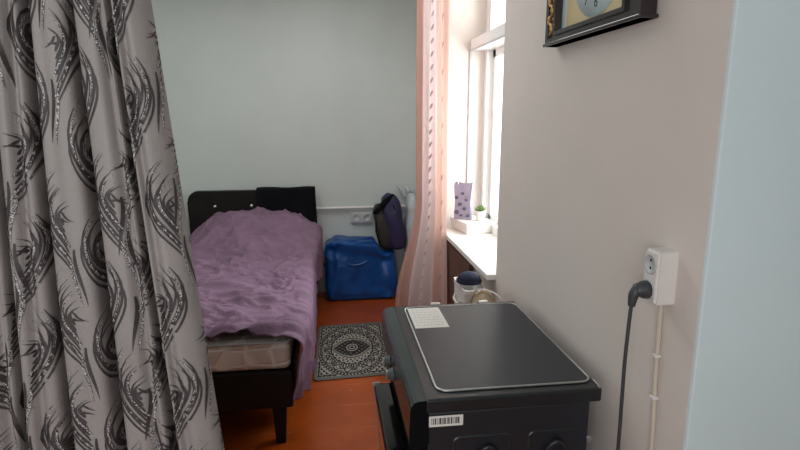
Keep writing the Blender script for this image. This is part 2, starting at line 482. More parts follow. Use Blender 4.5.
bm = bmesh.new(); tube(bm, [(-1.60, 1.2, 2.64), (.81, 1.2, 2.64)], .012, 12)
tag(obj('curtain_rod', bm, M['pipe']), 'thin white rod carrying the grey doorway curtain', 'rod')

# ================================================================ BED
bed = thing('bed', 'low bed with dark brown padded headboard and matching base against the back wall', 'bed', (-.64, 3.6, 0))
bm = bmesh.new()
poly = rrect(-1.168, -.107, .12, .972, .085, 8, (1, 1, 0, 0))
prism(bm, poly, 4.70, 4.775, lambda a, b, h: Vector((a, h, b)))
front = [e for e in bm.edges if all(abs(v.co.y-4.70) < 1e-5 for v in e.verts)]
bmesh.ops.bevel(bm, geom=front, offset=.018, segments=3, affect='EDGES')
hb = obj('headboard', bm, M['dark_leather'], bed)
for x in (-.945, -.645, -.345):
    bm = bmesh.new(); lathe(bm, [(.014, 0), (.013, .006), (.007, .010), (.0005, .011)], (x, 4.70, .845), (0, -1, 0), 14)
    s = obj('button', bm, M['stud']); s.parent = hb
    s.matrix_parent_inverse = (Matrix.Translation(bed.location) @ hb.matrix_parent_inverse).inverted()
bm = bmesh.new(); box(bm, -1.10, -.192, 2.47, 4.70, .205, .398, .012, 3)
obj('bed_base', bm, M['bed_wood'], bed)
for x in (-1.04, -.262):
    for y in (2.52, 4.55):
        bm = bmesh.new()
        lo, hi = .022, .034
        A = [bm.verts.new((x+sx*lo, y+sy*lo, 0)) for sx, sy in ((-1,-1),(1,-1),(1,1),(-1,1))]
        B = [bm.verts.new((x+sx*hi, y+sy*hi, .206)) for sx, sy in ((-1,-1),(1,-1),(1,1),(-1,1))]
        bm.faces.new(A[::-1]); bm.faces.new(B)
        for i in range(4): bm.faces.new((A[i], A[(i+1) % 4], B[(i+1) % 4], B[i]))
        obj('leg', bm, M['bed_wood'], bed)
mt = thing('mattress', 'pale quilted mattress showing its end at the foot of the dark bed', 'mattress', (-.64, 3.6, .4))
bm = bmesh.new(); box(bm, -1.085, -.20, 2.48, 4.66, .399, .552, .03, 4)
obj('mattress_body', bm, M['quilt'], mt, smooth=True)
bm = bmesh.new()
for z in (.545,):
    lp = [(x, y, z) for x, y in rrect(-1.088, -.197, 2.477, 4.663, .035, 4)]
    tube(bm, lp+[lp[0]], .006, 8, smooth=1)
obj('piping', bm, M['piping'], mt)

def ridge(x, y, s=0):
    return (1-abs(noise.noise(Vector((x, y, s)))))**3
def pil(y): return sstep(3.85, 4.36, y)
def top_z(x, y):
    u = abs((x+.57)/.545)
    b = .212*max(0, 1-min(1, u)**3.2)*pil(y)*(1-.12*sstep(4.55, 4.7, y))
    q = noise.noise(Vector((x*1.6, y*1.6, 7)))*.5
    w = .036*ridge(x*1.7+y*1.5+q, y*3.6-x*1.6+q, 1)+.026*ridge(x*3.1-y*2.2+q, y*5.5+x*2.6, 4)+.014*noise.noise(Vector((x*4, y*4, 2)))
    w *= .75+.55*(1-sstep(2.5, 3.4, y))
    sh = lambda X, Y, S: (1-abs(noise.noise(Vector((X, Y, S)))))**7
    wx, wy = x+.10*noise.noise(Vector((x*3, y*3, 11))), y+.10*noise.noise(Vector((x*3, y*3, 12)))
    w += .020*sh(wx*2.4+wy*2.0, wy*6-wx*3.2, 8)+.016*sh(wx*4-wy*2.5, wy*8+wx*5, 21)+.011*sh(wx*8+wy*3, wy*13-wx*6, 33)
    w += .022*pil(y)*sh(wx*4.5, wy*2.2+wx*1.5, 44)
    w -= .032*sstep(2.495, 2.455, y)
    return .553+b+w
def blanket(u, v):
    # v along the bed from the foot, u from the left hang to the right hang
    hang = .37+.03*math.sin(v*19)+.03*math.sin(v*47+1)-.06*sstep(.1, .6, v)
    total_l, total = .30, .30+.93+.07+hang
    d = u*total
    xl = -1.12
    y = 2.455+v*(4.695-2.455)
    y += (1-v)**3*(.012*math.sin(u*31)+.018*math.sin(u*13+1)+.008*noise.noise(Vector((u*30, 1, 0))))
    P = pil(y)
    xr = -.19+.045*P-.030*max(0, 1-v/.14)
    if d < total_l:
        k = total_l-d; z = top_z(xl, y)-k; x = xl-.03-.02*math.sin(y*22)*k/.3
        return Vector((x, y, max(.14, z)))
    f = d-total_l
    W = xr-xl
    if f < .93:
        x = xl+W*f/.93
        return Vector((x, y, top_z(x, y)))
    k = f-.93
    r = .075
    a = min(k/r, PI/2)
    x = xr+r*math.sin(a); z = top_z(xr, y)-r*(1-math.cos(a))
    e = max(0, k-r*PI/2)
    e *= 1-.10*max(0, 1-v/.05)
    z -= e
    w = e/.35
    x += w*(.022*math.sin(y*26+1.5*math.sin(y*7))+.010*math.sin(y*57+z*9)) + .012*ridge(y*5+z*5, z*3, 9)*min(1, k/.05) - .015*w - .045*w*max(0, 1-v/.16)
    y += -.02*w*(1-v)**4 + .05*w*(1-v)**6
    z += .012*noise.noise(Vector((y*6, z*5, 3)))
    return Vector((x, y, max(.03, z)))
bm = bmesh.new(); grid(bm, blanket, 200, 320)
bl = obj('_blanket', bm, M['blanket']); bl.name = 'blanket'
sd = bl.modifiers.new('thick', 'SOLIDIFY'); sd.thickness = .006; sd.offset = 1
tag(bl, 'crumpled mauve fleece blanket spread over the bed and hanging off its right side', 'blanket')

# black cloth over the headboard
def hb_cloth(u, v):
    L = .30+.12+.40; d = v*L
    x = -.600+.492*u
    zt = .982+.004*math.sin(u*9)
    if d < .30: p = Vector((x, 4.796+.004*noise.noise(Vector((x*9, d*9, 0))), zt-.30+d))
    elif d < .42:
        a = (d-.30)/.12*PI
        p = Vector((x, 4.740+.052*math.cos(a), zt+.012*math.sin(a)))
    else:
        k = d-.42
        p = Vector((x+.01*k*math.sin(u*3), 4.686-.006*math.sin(u*21+1)*k/.2-.004*noise.noise(Vector((x*8, k*8, 0))), zt-k))
    p.x += (.012*sstep(.45, 1, v) if u > .5 else 0)
    return p
bm = bmesh.new(); grid(bm, hb_cloth, 40, 60)
hc = obj('_towel', bm, M['black_cloth']); hc.name = 'draped_cloth'
sd = hc.modifiers.new('thick', 'SOLIDIFY'); sd.thickness = .005; sd.offset = 1
tag(hc, 'black cloth draped over the right half of the headboard', 'cloth')

# ================================================================ BAGS BY THE BACK WALL
bb = thing('blue_bag', 'big bulging shiny blue plastic bag on the floor beside the headboard', 'bag', (.25, 4.68, 0))
bm = bmesh.new()
def bagtop(p):
    if p.z > 0: p.z += .007*math.sin(p.x*24)*p.z/.25; p.z -= .10*sstep(.11, .20, p.x)*p.z/.26; p.y -= .016*math.sin(p.z*34+2*math.sin(p.x*6))*(1 if p.y < 0 else 0)
    return p
blob(bm, (.270, 4.705, .262), (.305, .135, .262), 9.0, 110, 80, .022, 6, 2, top=bagtop)
bbody = obj('bag_body', bm, M['blue'], bb)
for y in (4.60,):
    bm = bmesh.new(); tube(bm, [(.10, y+.01, .44), (.13, y-.03, .36), (.22, y-.036, .33), (.31, y-.03, .36), (.34, y+.01, .44)], .010, 8, flat=.4)
    obj('handle', bm, M['blue'], bb)
bm = bmesh.new(); tube(bm, [(-.02, 4.70, .47), (-.045, 4.68, .40), (-.047, 4.66, .30)], .008, 8)
obj('seam', bm, M['blue'], bb)

bp_ = thing('backpack', 'dark purple and olive backpack with a black top flap resting on the blue bag', 'backpack', (.52, 4.70, .42))
def lean(p):
    p.x -= .03*p.z/.2; return p
bm = bmesh.new(); blob(bm, (.560, 4.66, .682), (.080, .10, .245), 3.2, 40, 30, .016, 8, 5, top=lean)
obj('main_pocket', bm, M['purple'], bp_)
bm = bmesh.new(); blob(bm, (.474, 4.67, .640), (.066, .10, .202), 3.0, 36, 26, .014, 9, 9, top=lean)
obj('side_pocket', bm, M['olive'], bp_)
bm = bmesh.new()
tube(bm, [(.385, 4.585, .775), (.43, 4.575, .82), (.50, 4.59, .885), (.56, 4.62, .925)], [.014, .034, .036, .018], 12, flat=.7)
obj('top_flap', bm, M['black_cloth'], bp_)
bm = bmesh.new(); tube(bm, [(.425, 4.60, .76), (.405, 4.585, .66), (.42, 4.58, .55), (.44, 4.59, .48)], .010, 8, flat=.5)
obj('strap', bm, M['black_cloth'], bp_)
bm = bmesh.new(); tube(bm, [(.602, 4.575, .50), (.588, 4.562, .66), (.560, 4.565, .82), (.535, 4.60, .89)], .0045, 8)
obj('zipper', bm, M['black'], bp_)
sk = thing('plastic_sack', 'crinkled white plastic sack standing behind the backpack next to the peach curtain', 'sack', (.74, 4.60, 0))
bm = bmesh.new(); blob(bm, (.735, 4.70, .46), (.060, .12, .46), 3.2, 46, 44, .016, 8, 13)
obj('sack_body', bm, M['sack'], sk)
bm = bmesh.new()
for a, (dx, dz) in enumerate(((-.055, .10), (-.02, .055), (.03, .07))):
    tube(bm, [(.71+.5*dx, 4.80+.01*a, .88), (.69+dx*.8, 4.80, .915+dz*.4), (.665+dx*.9, 4.80, .93+dz*.6)], [.036, .040, .010], 9, flat=.5)
obj('knotted_top', bm, M['sack'], sk)

# ================================================================ RUG
RX0, RX1, RY0, RY1 = -.107, .385, 3.135, 4.02
def rugcol(u, v):
    x = (u-.5)*2; y = (v-.5)*2
    lt, dk, md = (.42, .38, .33), (.018, .018, .02), (.17, .155, .14)
    ex = max(abs(x), abs(y))
    c = lt
    def mixc(a, b, t): return tuple(a[i]*(1-t)+b[i]*t for i in range(3))
    r = math.hypot(x, y); th = math.atan2(y, x)
    if ex > .93 or (abs(x) > .84 and abs(y) > .90): c = md
    elif r > .97:                                    # corner lace
        c = dk if (math.sin(44*x)*math.sin(44*y) > .3 or abs((r*11) % 1-.5) < .09) else lt
        if abs(ex-.88) < .018: c = dk
    else:
        L_ = lambda v, t, w: abs(v-t) < w
        if L_(r, .945, .014) or L_(r, .885, .010): c = dk
        elif .895 < r < .935: c = dk if math.sin(64*th) > .1 else lt
        elif .60 < r <= .88:
            pet = abs(math.sin(8*th)); pet2 = abs(math.cos(8*th))
            if L_(r, .66+.19*pet, .017) or L_(r, .64+.13*pet2, .016): c = dk
            elif L_(r, .70+.06*math.sin(16*th), .013): c = dk
            elif r < .64+.08*pet2 and math.sin(60*th) > .2: c = dk
            elif r > .80+.06*pet: c = md
            elif math.sin(40*th+20*r)*math.sin(70*r) > .55: c = dk
        elif L_(r, .585, .016): c = dk
        else:
            lens = abs(y)/.34+(x/.56)**2
            if lens < 1.0:
                r2 = math.hypot(x*1.15, y*1.35)
                if lens > .90: c = lt
                elif r2 < .24: c = lt if (.15 < r2 < .19 or .06 < r2 < .10) else dk
                else: c = dk if math.sin(40*x)*math.sin(52*y) > -.25 else md
            elif lens < 1.10: c = dk
            elif lens < 1.18: c = lt
            else:
                q = math.sin(24*th+10*r)*math.cos(44*r)
                c = dk if q > .25 else lt
    n = .82+.3*noise.noise(Vector((x*40, y*60, 0)))
    return (c[0]*n, c[1]*n, c[2]*n, 1)
bm = bmesh.new(); lay = bm.loops.layers.color.new('Col')
cr = .035
def rugpt(u, v):
    x = RX0+(RX1-RX0)*u; y = RY0+(RY1-RY0)*v
    x = x+.035*(v-.0)*0; z = .009+.0015*noise.noise(Vector((x*8, y*8, 0)))
    cx = min(max(x, RX0+cr), RX1-cr); cy = min(max(y, RY0+cr), RY1-cr)
    d = Vector((x-cx, y-cy)); m = max(abs(d.x), abs(d.y))
    if d.x and d.y and m > 0:
        d = d.normalized()*m; x = cx+d.x; y = cy+d.y
    return Vector((x+.02*(v-.5), y+.03*(u-.5), z))
lc = bm.loops.layers.color['Col']
def rugfloat(u, v): return rugcol(u, v)
bm.free(); bm = bmesh.new(); lay = bm.loops.layers.float_color.new('Col')
grid(bm, rugpt, 230, 290, colfn=rugcol, layer=lay)
rg = obj('_rug', bm, M['rug']); rg.name = 'rug'
sd = rg.modifiers.new('thick', 'SOLIDIFY'); sd.thickness = .008; sd.offset = -1
tag(rg, 'small grey rug with black lace medallion pattern on the orange floor beside the bed', 'rug')

# ================================================================ STOVE
SX0, SX1, SY0, SY1, SZ = .251, .757, 1.332, 2.082, .84
st = thing('stove', 'black freestanding gas stove with closed smoked lid standing against the right wall', 'stove', (.5, 1.7, 0))
bm = bmesh.new()
box(bm, SX0+.005, SX1-.03, SY0+.008, SY1-.01, .05, .80, .006)
# pressed rectangles in the near side panel
body = obj('body', bm, M['enamel'], st)
def side_ring(x0, x1, z0, z1, r, w, d, y):
    o = rrect(x0, x1, z0, z1, r, 6); i = rrect(x0+w, x1-w, z0+w, z1-w, max(r-w, .004), 6)
    mid = rrect(x0+w*.5, x1-w*.5, z0+w*.5, z1-w*.5, max(r-w*.5, .006), 6)
    R = [[bm.verts.new((a, y, b)) for a, b in o], [bm.verts.new((a, y-d, b)) for a, b in mid], [bm.verts.new((a, y, b)) for a, b in i]]
    n = len(o)
    for A, B in zip(R, R[1:]):
        for k in range(n):
            f = bm.faces.new((A[k], A[(k+1) % n], B[(k+1) % n], B[k])); f.smooth = True
bm = bmesh.new()
for x0, x1 in ((.325, .50), (.545, .695)):
    side_ring(x0, x1, .47, .722, .022, .012, .006, SY0+.0085)
obj('pressed_panel_ribs', bm, M['rim'], st)
for cx in (.425, .625):
    bm = bmesh.new()
    pts = [(cx-.028, SY0+.008, .60), (cx-.026, SY0-.004, .665), (cx, SY0-.010, .693), (cx+.026, SY0-.004, .665), (cx+.028, SY0+.008, .60)]
    tube(bm, pts, .007, 10)
    obj('carry_grip', bm, M['enamel'], st)
# top: rim with lid
bm = bmesh.new(); box(bm, SX0-.002, SX1, SY0, SY1, .800, .842, .007, 3)
obj('top_rim', bm, M['rim'], st)
bm = bmesh.new()
poly = rrect(.290, .742, 1.372, 2.045, .03, 6)
prism(bm, poly, .8415, .8465, lambda a, b, h: Vector((a, b, h)))
lidp = obj('lid', bm, M['lid'], st)
bm = bmesh.new()
lp = [(a, b, .8455) for a, b in rrect(.288, .744, 1.370, 2.047, .032, 6)]
tube(bm, lp+[lp[0]], .0034, 8, smooth=1)
obj('lid_edge_trim', bm, M['chrome'], st)
bm = bmesh.new()
box(bm, .300, .425, 1.826, 2.032, .8466, .8472)
pp = obj('paper_label', bm, M['paper'], st, label='large white paper label on the lid')
bm = bmesh.new()
for k in range(7):
    y = 2.012-k*.026
    x = .310
    while x < .408:
        w = random.uniform(.006, .018); box(bm, x, min(x+w, .415), y-.007, y, .8473, .8475); x += w+.004
o = obj('print', bm, M['faint']); o.parent = pp
o.matrix_parent_inverse = (Matrix.Translation(st.location) @ pp.matrix_parent_inverse).inverted()
for x, y in ((.42, 2.068), (.62, 2.068)):
    bm = bmesh.new(); box(bm, x-.02, x+.02, y-.012, y+.012, .842, .853, .004)
    obj('lid_hinge', bm, M['chrome'], st)
bm = bmesh.new(); tube(bm, [(.748, SY0+.004, .843), (.752, SY0+.02, .843), (.753, SY0+.05, .843)], .0028, 8)
obj('corner_clip', bm, M['chrome'], st)
# control panel: slanted glossy fascia
bm = bmesh.new()
prof = [(SX0+.004, .840), (.222, .838), (.212, .830), (.206, .815), (.203, .715), (.210, .705), (SX0+.008, .705)]
prism(bm, prof, SY0+.002, SY1-.004, lambda a, b, h: Vector((a, h, b)))
bmesh.ops.bevel(bm, geom=[e for e in bm.edges if abs(e.verts[0].co.y-e.verts[1].co.y) > .1], offset=.004, segments=2, affect='EDGES')
bm.normal_update()
for f in bm.faces:
    if abs(f.normal.y) > .8: f.material_index = 1
obj('control_panel', bm, [M['panel'], M['black']], st)
for y in (1.70, 1.80):
    bm = bmesh.new()
    lathe(bm, [(.024, 0), (.024, .004), (.0205, .006), (.0185, .017), (.016, .020), (.0005, .0205)], (.2035, y, .738), (-1, 0, 0), 22)
    k = obj('knob', bm, M['knob'], st)
    bm = bmesh.new(); box(bm, .178, .185, y-.004, y+.004, .722, .754, .0015)
    g = obj('knob_grip', bm, M['chrome']); g.parent = k
    g.matrix_parent_inverse = (Matrix.Translation(st.location) @ k.matrix_parent_inverse).inverted()
# oven cavity front, door ajar, drawer
bm = bmesh.new(); box(bm, .236, SX0+.006, SY0+.012, SY1-.012, .06, .704, .004)
obj('front_frame', bm, M['black'], st)
dm = Matrix.Translation((.212, 0, .17)) @ Matrix.Rotation(math.radians(-4.5), 4, 'Y')
bm = bmesh.new(); box(bm, -.022, .050, 1.36, 2.00, 0, .385, .012, 3, mtx=dm)
dr = obj('oven_door', bm, M['black_glass'], st)
bm = bmesh.new(); box(bm, -.0245, -.019, 1.990, 2.003, .0, .388, .001, 1, mtx=dm); box(bm, -.0225, .006, 1.997, 2.004, .374, .388, .001, 1, mtx=dm)
o = obj('edge_strip', bm, M['chrome']); o.parent = dr
o.matrix_parent_inverse = (Matrix.Translation(st.location) @ dr.matrix_parent_inverse).inverted()
bm = bmesh.new(); box(bm, .212, .24, 1.345, 2.07, .06, .165, .005)
obj('drawer_front', bm, M['enamel'], st)
for x in (.29, .69):
    for y in (1.38, 2.03):
        bm = bmesh.new(); lathe(bm, [(.02, 0), (.02, .012), (.012, .02), (.012, .052)], (x, y, 0), n=14)
        obj('foot', bm, M['black'], st)
# barcode sticker on the side
bm = bmesh.new(); yb = SY0+.0075
box(bm, .259, .355, yb-.0012, yb, .757, .789)
bc = obj('barcode_sticker', bm, M['paper'], st, label='small white barcode sticker on the side panel')
bm = bmesh.new(); x = .265
while x < .345:
    w = random.choice((.0012, .0018, .0028, .004)); d = random.choice((.0012, .002, .003))
    box(bm, x, x+w, yb-.0018, yb-.0012, .764, .783); x += w+d
o = obj('bars', bm, M['ink']); o.parent = bc
o.matrix_parent_inverse = (Matrix.Translation(st.location) @ bc.matrix_parent_inverse).inverted()
bm = bmesh.new(); lathe(bm, [(.012, 0), (.012, .012), (.009, .014), (.0005, .014)], (.735, SY0+.03, .672), (0, -1, 0), 14)
tube(bm, [(.735, SY0+.05, .672), (.72, SY0+.06, .672)], .008, 8)
obj('gas_inlet', bm, M['chrome'], st)

# ================================================================ WALL CLOCK
ck = thing('wall_clock', 'square black framed wall clock with tan dial hanging high on the right wall', 'clock', (WX, 1.62, 2.1))
CY0, CY1, CZ0, CZ1 = 1.325, 1.925, 1.835, 2.40
cyc, czc = 1.612, 2.055
mpx = lambda a, b, h: Vector((h, a, b))
def ring_frame(bm, o, i, h0, h1, mi=0):
    # a rectangular ring with mitred members
    (a0, a1, b0, b1), (c0, c1, d0, d1) = o, i
    O = [(a0, b0), (a1, b0), (a1, b1), (a0, b1)]; I = [(c0, d0), (c1, d0), (c1, d1), (c0, d1)]
    for k in range(4):
        prism(bm, [O[k], O[(k+1) % 4], I[(k+1) % 4], I[k]], h0, h1, mpx, mi)
bm = bmesh.new()
ring_frame(bm, (CY0, CY1, CZ0, CZ1), (CY0+.022, CY1-.022, CZ0+.022, CZ1-.022), .772, .815)
ring_frame(bm, (CY0+.012, CY1-.012, CZ0+.010, CZ1-.012), (CY0+.095, CY1-.072, CZ0+.036, CZ1-.05), .780, .812)
ring_frame(bm, (CY0+.078, CY1-.062, CZ0+.030, CZ1-.045), (CY0+.092, CY1-.075, CZ0+.042, CZ1-.057), .772, .810)
box(bm, .81, .8195, CY0+.012, CY1-.012, CZ0+.012, CZ1-.012)
box(bm, .766, .8195, CY0-.006, CY1+.006, CZ0, CZ0+.010, .003)
obj('clock_frame', bm, M['clock_wood'], ck)
bm = bmesh.new(); box(bm, .776, .782, CY1-.062, CY1-.020, CZ0+.035, CZ1-.04)
obj('ornament_panel', bm, M['red_wood'], ck)
bm = bmesh.new()
z = CZ0+.05; k = 0
while z < CZ1-.06:
    sgn = 1 if k % 2 else -1; yc = CY1-.041
    tube(bm, [(.775, yc-sgn*.012, z-.014), (.773, yc+sgn*.010, z-.006), (.772, yc+sgn*.012, z+.010), (.774, yc-sgn*.004, z+.020)], [.003, .006, .006, .002], 8)
    lathe(bm, [(.005, 0), (.004, .003), (.0005, .004)], (.777, yc-sgn*.010, z+.006), (-1, 0, 0), 10)
    z += .030; k += 1
obj('gilt_scroll', bm, M['gold'], ck)
bm = bmesh.new(); box(bm, .800, .806, CY0+.085, CY1-.070, CZ0+.034, CZ1-.048)
dl = obj('dial', bm, M['dial'], ck)
bm = bmesh.new(); box(bm, .7985, .801, CY1-.105, CY1-.073, CZ0+.04, CZ1-.055)
obj('pale_edge_band', bm, M['dial_pale'], ck)
bm = bmesh.new(); lathe(bm, [(.168, 0), (.168, .003), (.0005, .003)], (.8005, cyc, czc), (-1, 0, 0), 64)
ch = obj('chapter_ring', bm, M['dial_pale'], ck)
def child2(o, p, root):
    o.parent = p; o.matrix_parent_inverse = (Matrix.Translation(root.location) @ p.matrix_parent_inverse).inverted()
for h in range(1, 13):
    cu = bpy.data.curves.new('numeral', 'FONT'); cu.body = str(h); cu.size = .045; cu.align_x = 'CENTER'; cu.align_y = 'CENTER'; cu.extrude = .0004; cu.resolution_u = 3
    tmp = bpy.data.objects.new('numeral_text', cu); COL.objects.link(tmp)
    bpy.context.view_layer.update()
    me = bpy.data.meshes.new_from_object(tmp.evaluated_get(bpy.context.evaluated_depsgraph_get()))
    bpy.data.objects.remove(tmp); bpy.data.curves.remove(cu)
    a = math.radians(90-30*h)
    R = Matrix(((0, 0, -1, 0), (-1, 0, 0, 0), (0, 1, 0, 0), (0, 0, 0, 1)))   # text x -> -Y, text y -> +Z, facing -X
    me.transform(Matrix.Translation((.7968, cyc-.128*math.cos(a), czc+.128*math.sin(a))) @ R)
    me.materials.clear(); me.materials.append(M['ink'])
    o = bpy.data.objects.new('numeral', me); COL.objects.link(o); child2(o, ch, ck)
for L, w, ang in ((.075, .005, 60), (.105, .0035, -60)):
    bm = bmesh.new(); a = math.radians(ang)
    d = Vector((0, -math.cos(a), math.sin(a))); q = Vector((0, math.sin(a), math.cos(a)))
    c0 = Vector((.7955, cyc, czc))
    vs = [bm.verts.new(c0+d*x+q*y) for x, y in ((-.015, -w), (-.015, w), (L, .001), (L, -.001))]
    f = bm.faces.new(vs); r = bmesh.ops.extrude_face_region(bm, geom=[f])
    bmesh.ops.translate(bm, verts=[v for v in r['geom'] if isinstance(v, bmesh.types.BMVert)], vec=(-.001, 0, 0))
    obj('clock_hand', bm, M['black'], ck)

# ================================================================ WALL SOCKET, PLUG, CABLE
sc = thing('wall_socket', 'white surface mounted double socket low on the right wall above the stove end', 'socket', (WX, 1.185, 1.15))
bm = bmesh.new()
prism(bm, rrect(1.152, 1.212, 1.148, 1.282, .008, 4), .770, WX, mpx)
bmesh.ops.bevel(bm, geom=[e for e in bm.edges if all(abs(v.co.x-.770) < 1e-5 for v in e.verts)], offset=.006, segments=3, affect='EDGES')
obj('socket_box', bm, M['socket'], sc)
for z in (1.247, 1.183):
    bm = bmesh.new(); lathe(bm, [(.0245, 0), (.0245, .003), (.0215, .004), (.020, .0008), (.0005, .0008)], (.7705, 1.182, z), (-1, 0, 0), 28)
    s = obj('socket_face', bm, M['plate'], sc)
    bm = bmesh.new()
    for dz in (-.0095, .0095): lathe(bm, [(.0035, 0), (.0035, .0006)], (.7696, 1.182, z+dz), (-1, 0, 0), 10)
    o = obj('pin_holes', bm, M['hole']); child2(o, s, sc)
pc = thing('power_cord', 'dark grey angled plug and cord hanging from the lower socket on the right wall', 'power cord', (.74, 1.191, 1.18))
bm = bmesh.new()
lathe(bm, [(.0215, 0), (.0225, .003), (.0215, .014), (.017, .022), (.016, .030), (.008, .036), (.0005, .037)], (.7665, 1.182, 1.183), (-1, 0, 0), 22)
tube(bm, [(.742, 1.182, 1.186), (.733, 1.183, 1.170), (.730, 1.184, 1.142)], [.0135, .0125, .0085], 12)
obj('plug', bm, M['cord'], pc)
bm = bmesh.new(); tube(bm, [(.730, 1.184, 1.146), (.7285, 1.185, 1.10), (.728, 1.188, 1.0), (.731, 1.191, .88), (.733, 1.192, .76), (.738, 1.20, .5), (.75, 1.24, .2), (.76, 1.30, .05)], .0048, 10)
obj('cord', bm, M['cord'], pc)
wc = thing('wall_cable', 'thin beige cable clipped straight down the right wall below the white socket', 'cable', (WX, 1.2, 0))
bm = bmesh.new(); tube(bm, [(WX-.006, 1.192, 1.147), (WX-.006, 1.186, .95), (WX-.006, 1.172, .70), (WX-.006, 1.17, .02)], .0058, 10)
obj('cable', bm, M['conduit'], wc)
for y, z in ((1.189, 1.005), (1.183, .893), (1.172, .70), (1.17, .45)):
    bm = bmesh.new(); box(bm, WX-.016, WX, y-.010, y+.008, z-.004, z+.004, .002)
    obj('clip', bm, M['socket'], wc)

# ================================================================ PEACH WINDOW CURTAIN
def pc_pt(s, z):
    fl = sstep(1.02, .22, z)
    far = Vector((.640, 3.95)).lerp(Vector((.475, 3.88)), fl)
    near = Vector((.752, 3.44)).lerp(Vector((.745, 3.36)), fl)
    p = far.lerp(near, s)
    d = (near-far).normalized(); n = Vector((-d.y, d.x))
    w = .026*math.sin(s*2*PI*4.3+.6*math.sin(z*1.1))+.012*math.sin(s*2*PI*9+z*1.3)
    w *= .7+.5*fl
    p = p+n*w
    return Vector((min(p.x, .768), p.y, z))
def pc_col(u, v):
    st_ = [(0, (216, 176, 162)), (.20, (206, 160, 146)), (.27, (230, 202, 196)), (.5, (232, 212, 210)), (.72, (230, 204, 200)), (.80, (222, 176, 160)), (1, (228, 192, 180))]
    for (a, ca), (b, cb) in zip(st_, st_[1:]):
        if a <= u <= b:
            t = (u-a)/(b-a); return lin(*[ca[i]+(cb[i]-ca[i])*t for i in range(3)])
    return lin(240, 200, 190)
bm = bmesh.new(); lay = bm.loops.layers.float_color.new('Col')
grid(bm, lambda u, v: pc_pt(u, .015+2.58*v), 150, 70, colfn=pc_col, layer=lay)
def sprig(s, z, k=1):
    prev = None
    for i in range(7):
        t = i/6; w = .0055*math.sin(PI*t)**.7+.0003
        a, b = s+.030*t*k-.01, z+.042*t
        pts = []
        for sg in (1, -1):
            q = pc_pt(a+sg*w*1.6, b-sg*w*.6); e = pc_pt(a+sg*w*1.6+.01, b)-q
            n = e.cross(Vector((0, 0, 1))).normalized()
            if n.x > 0: n = -n
            pts.append(bm.verts.new(q+n*.002))
        if prev: f = bm.faces.new((prev[0], prev[1], pts[1], pts[0])); f.material_index = 1
        prev = pts
for r in range(30):
    z = .10+r*.083
    sprig(.52+.02*(r % 2), z); sprig(.62, z+.042); 
    if r % 2: sprig(.08, z+.03); sprig(.90, z)
pcur = obj('_window_curtain', bm, [M['sheer'], M['sprig']]); pcur.name = 'window_curtain'
tag(pcur, 'sheer peach and pink curtain with small sprigs hanging beside the window', 'curtain')
bm = bmesh.new(); tube(bm, [(.72, 2.3, 2.62), (.70, 3.2, 2.62), (.68, 4.2, 2.62)], .010, 10)
for y in (2.4, 4.1): tube(bm, [(.70, y, 2.62), (.82, y, 2.62)], .008, 8)
tag(obj('curtain_pole', bm, M['pipe']), 'thin white pole above the window carrying the peach curtain', 'curtain pole')

# ================================================================ THINGS ON AND UNDER THE SILL
bm = bmesh.new()
rot = Matrix.Translation((.972, 3.585, .8225)) @ Matrix.Rotation(math.radians(11), 4, 'Z')
box(bm, -.095, .105, -.135, .125, 0, .066, .006, mtx=rot)
box(bm, -.100, .110, -.140, .130, .052, .076, .004, mtx=rot)
tag(obj('flat_box', bm, M['white_plastic']), 'flat white lidded box lying at the far end of the window sill', 'box')
gb = thing('gift_bag', 'lilac flower print paper bag standing on the white box on the window sill', 'gift bag', (.94, 3.60, .8995))
bm = bmesh.new()
gm = Matrix.Translation((.918, 3.60, .8995)) @ Matrix.Rotation(math.radians(-28), 4, 'Z')
A = [(-.058, -.030), (.058, -.030), (.058, .030), (-.058, .030)]
b0 = [bm.verts.new(gm @ Vector((x, y, 0))) for x, y in A]
b1 = [bm.verts.new(gm @ Vector((x*.92, y*.8, .12))) for x, y in A]
b2 = [bm.verts.new(gm @ Vector((x*1.12, y*.5, .235+.02*(i % 2)))) for i, (x, y) in enumerate(A)]
bm.faces.new(b0[::-1])
for P, Q in ((b0, b1), (b1, b2)):
    for i in range(4): bm.faces.new((P[i], P[(i+1) % 4], Q[(i+1) % 4], Q[i]))
for i, (x, z, r) in enumerate(((-.03, .05, .016), (.012, .075, .012), (-.012, .105, .014), (-.032, .15, .012), (.02, .135, .010), (.0, .18, .010), (.03, .03, .010), (-.005, .03, .009))):
    for k in range(5):
        a = 2*PI*k/5+i
        y = -.030*(1-.2*min(z, .12)/.12 - .3*max(0, z-.12)/.115) - .004
        c = gm @ Vector((1.3*x+r*.75*math.cos(a), y, z+r*.55*math.sin(a)))
        lathe(bm, [(r*.5, 0), (r*.4, .0015), (.0005, .002)], c, gm.to_3x3() @ Vector((0, -1, 0)), 10, 1)
obj('paper_bag', bm, [M['lilac'], M['bloom']], gb)
bm = bmesh.new()
tube(bm, [gm @ Vector(p) for p in ((-.03, -.012, .235), (-.045, -.02, .275), (-.06, -.02, .285), (-.055, -.015, .25))], .0025, 8)
obj('cord_handle', bm, M['white_plastic'], gb)
pt = thing('potted_plant', 'small green plant in a white pot on the white box near the glass', 'potted plant', (1.02, 3.53, .899))
bm = bmesh.new(); lathe(bm, [(.026, 0), (.036, .055), (.039, .058), (.039, .066), (.034, .066), (.031, .055), (.0005, .055)], (1.02, 3.53, .8995), n=22)
obj('pot', bm, M['white_plastic'], pt)
bm = bmesh.new()
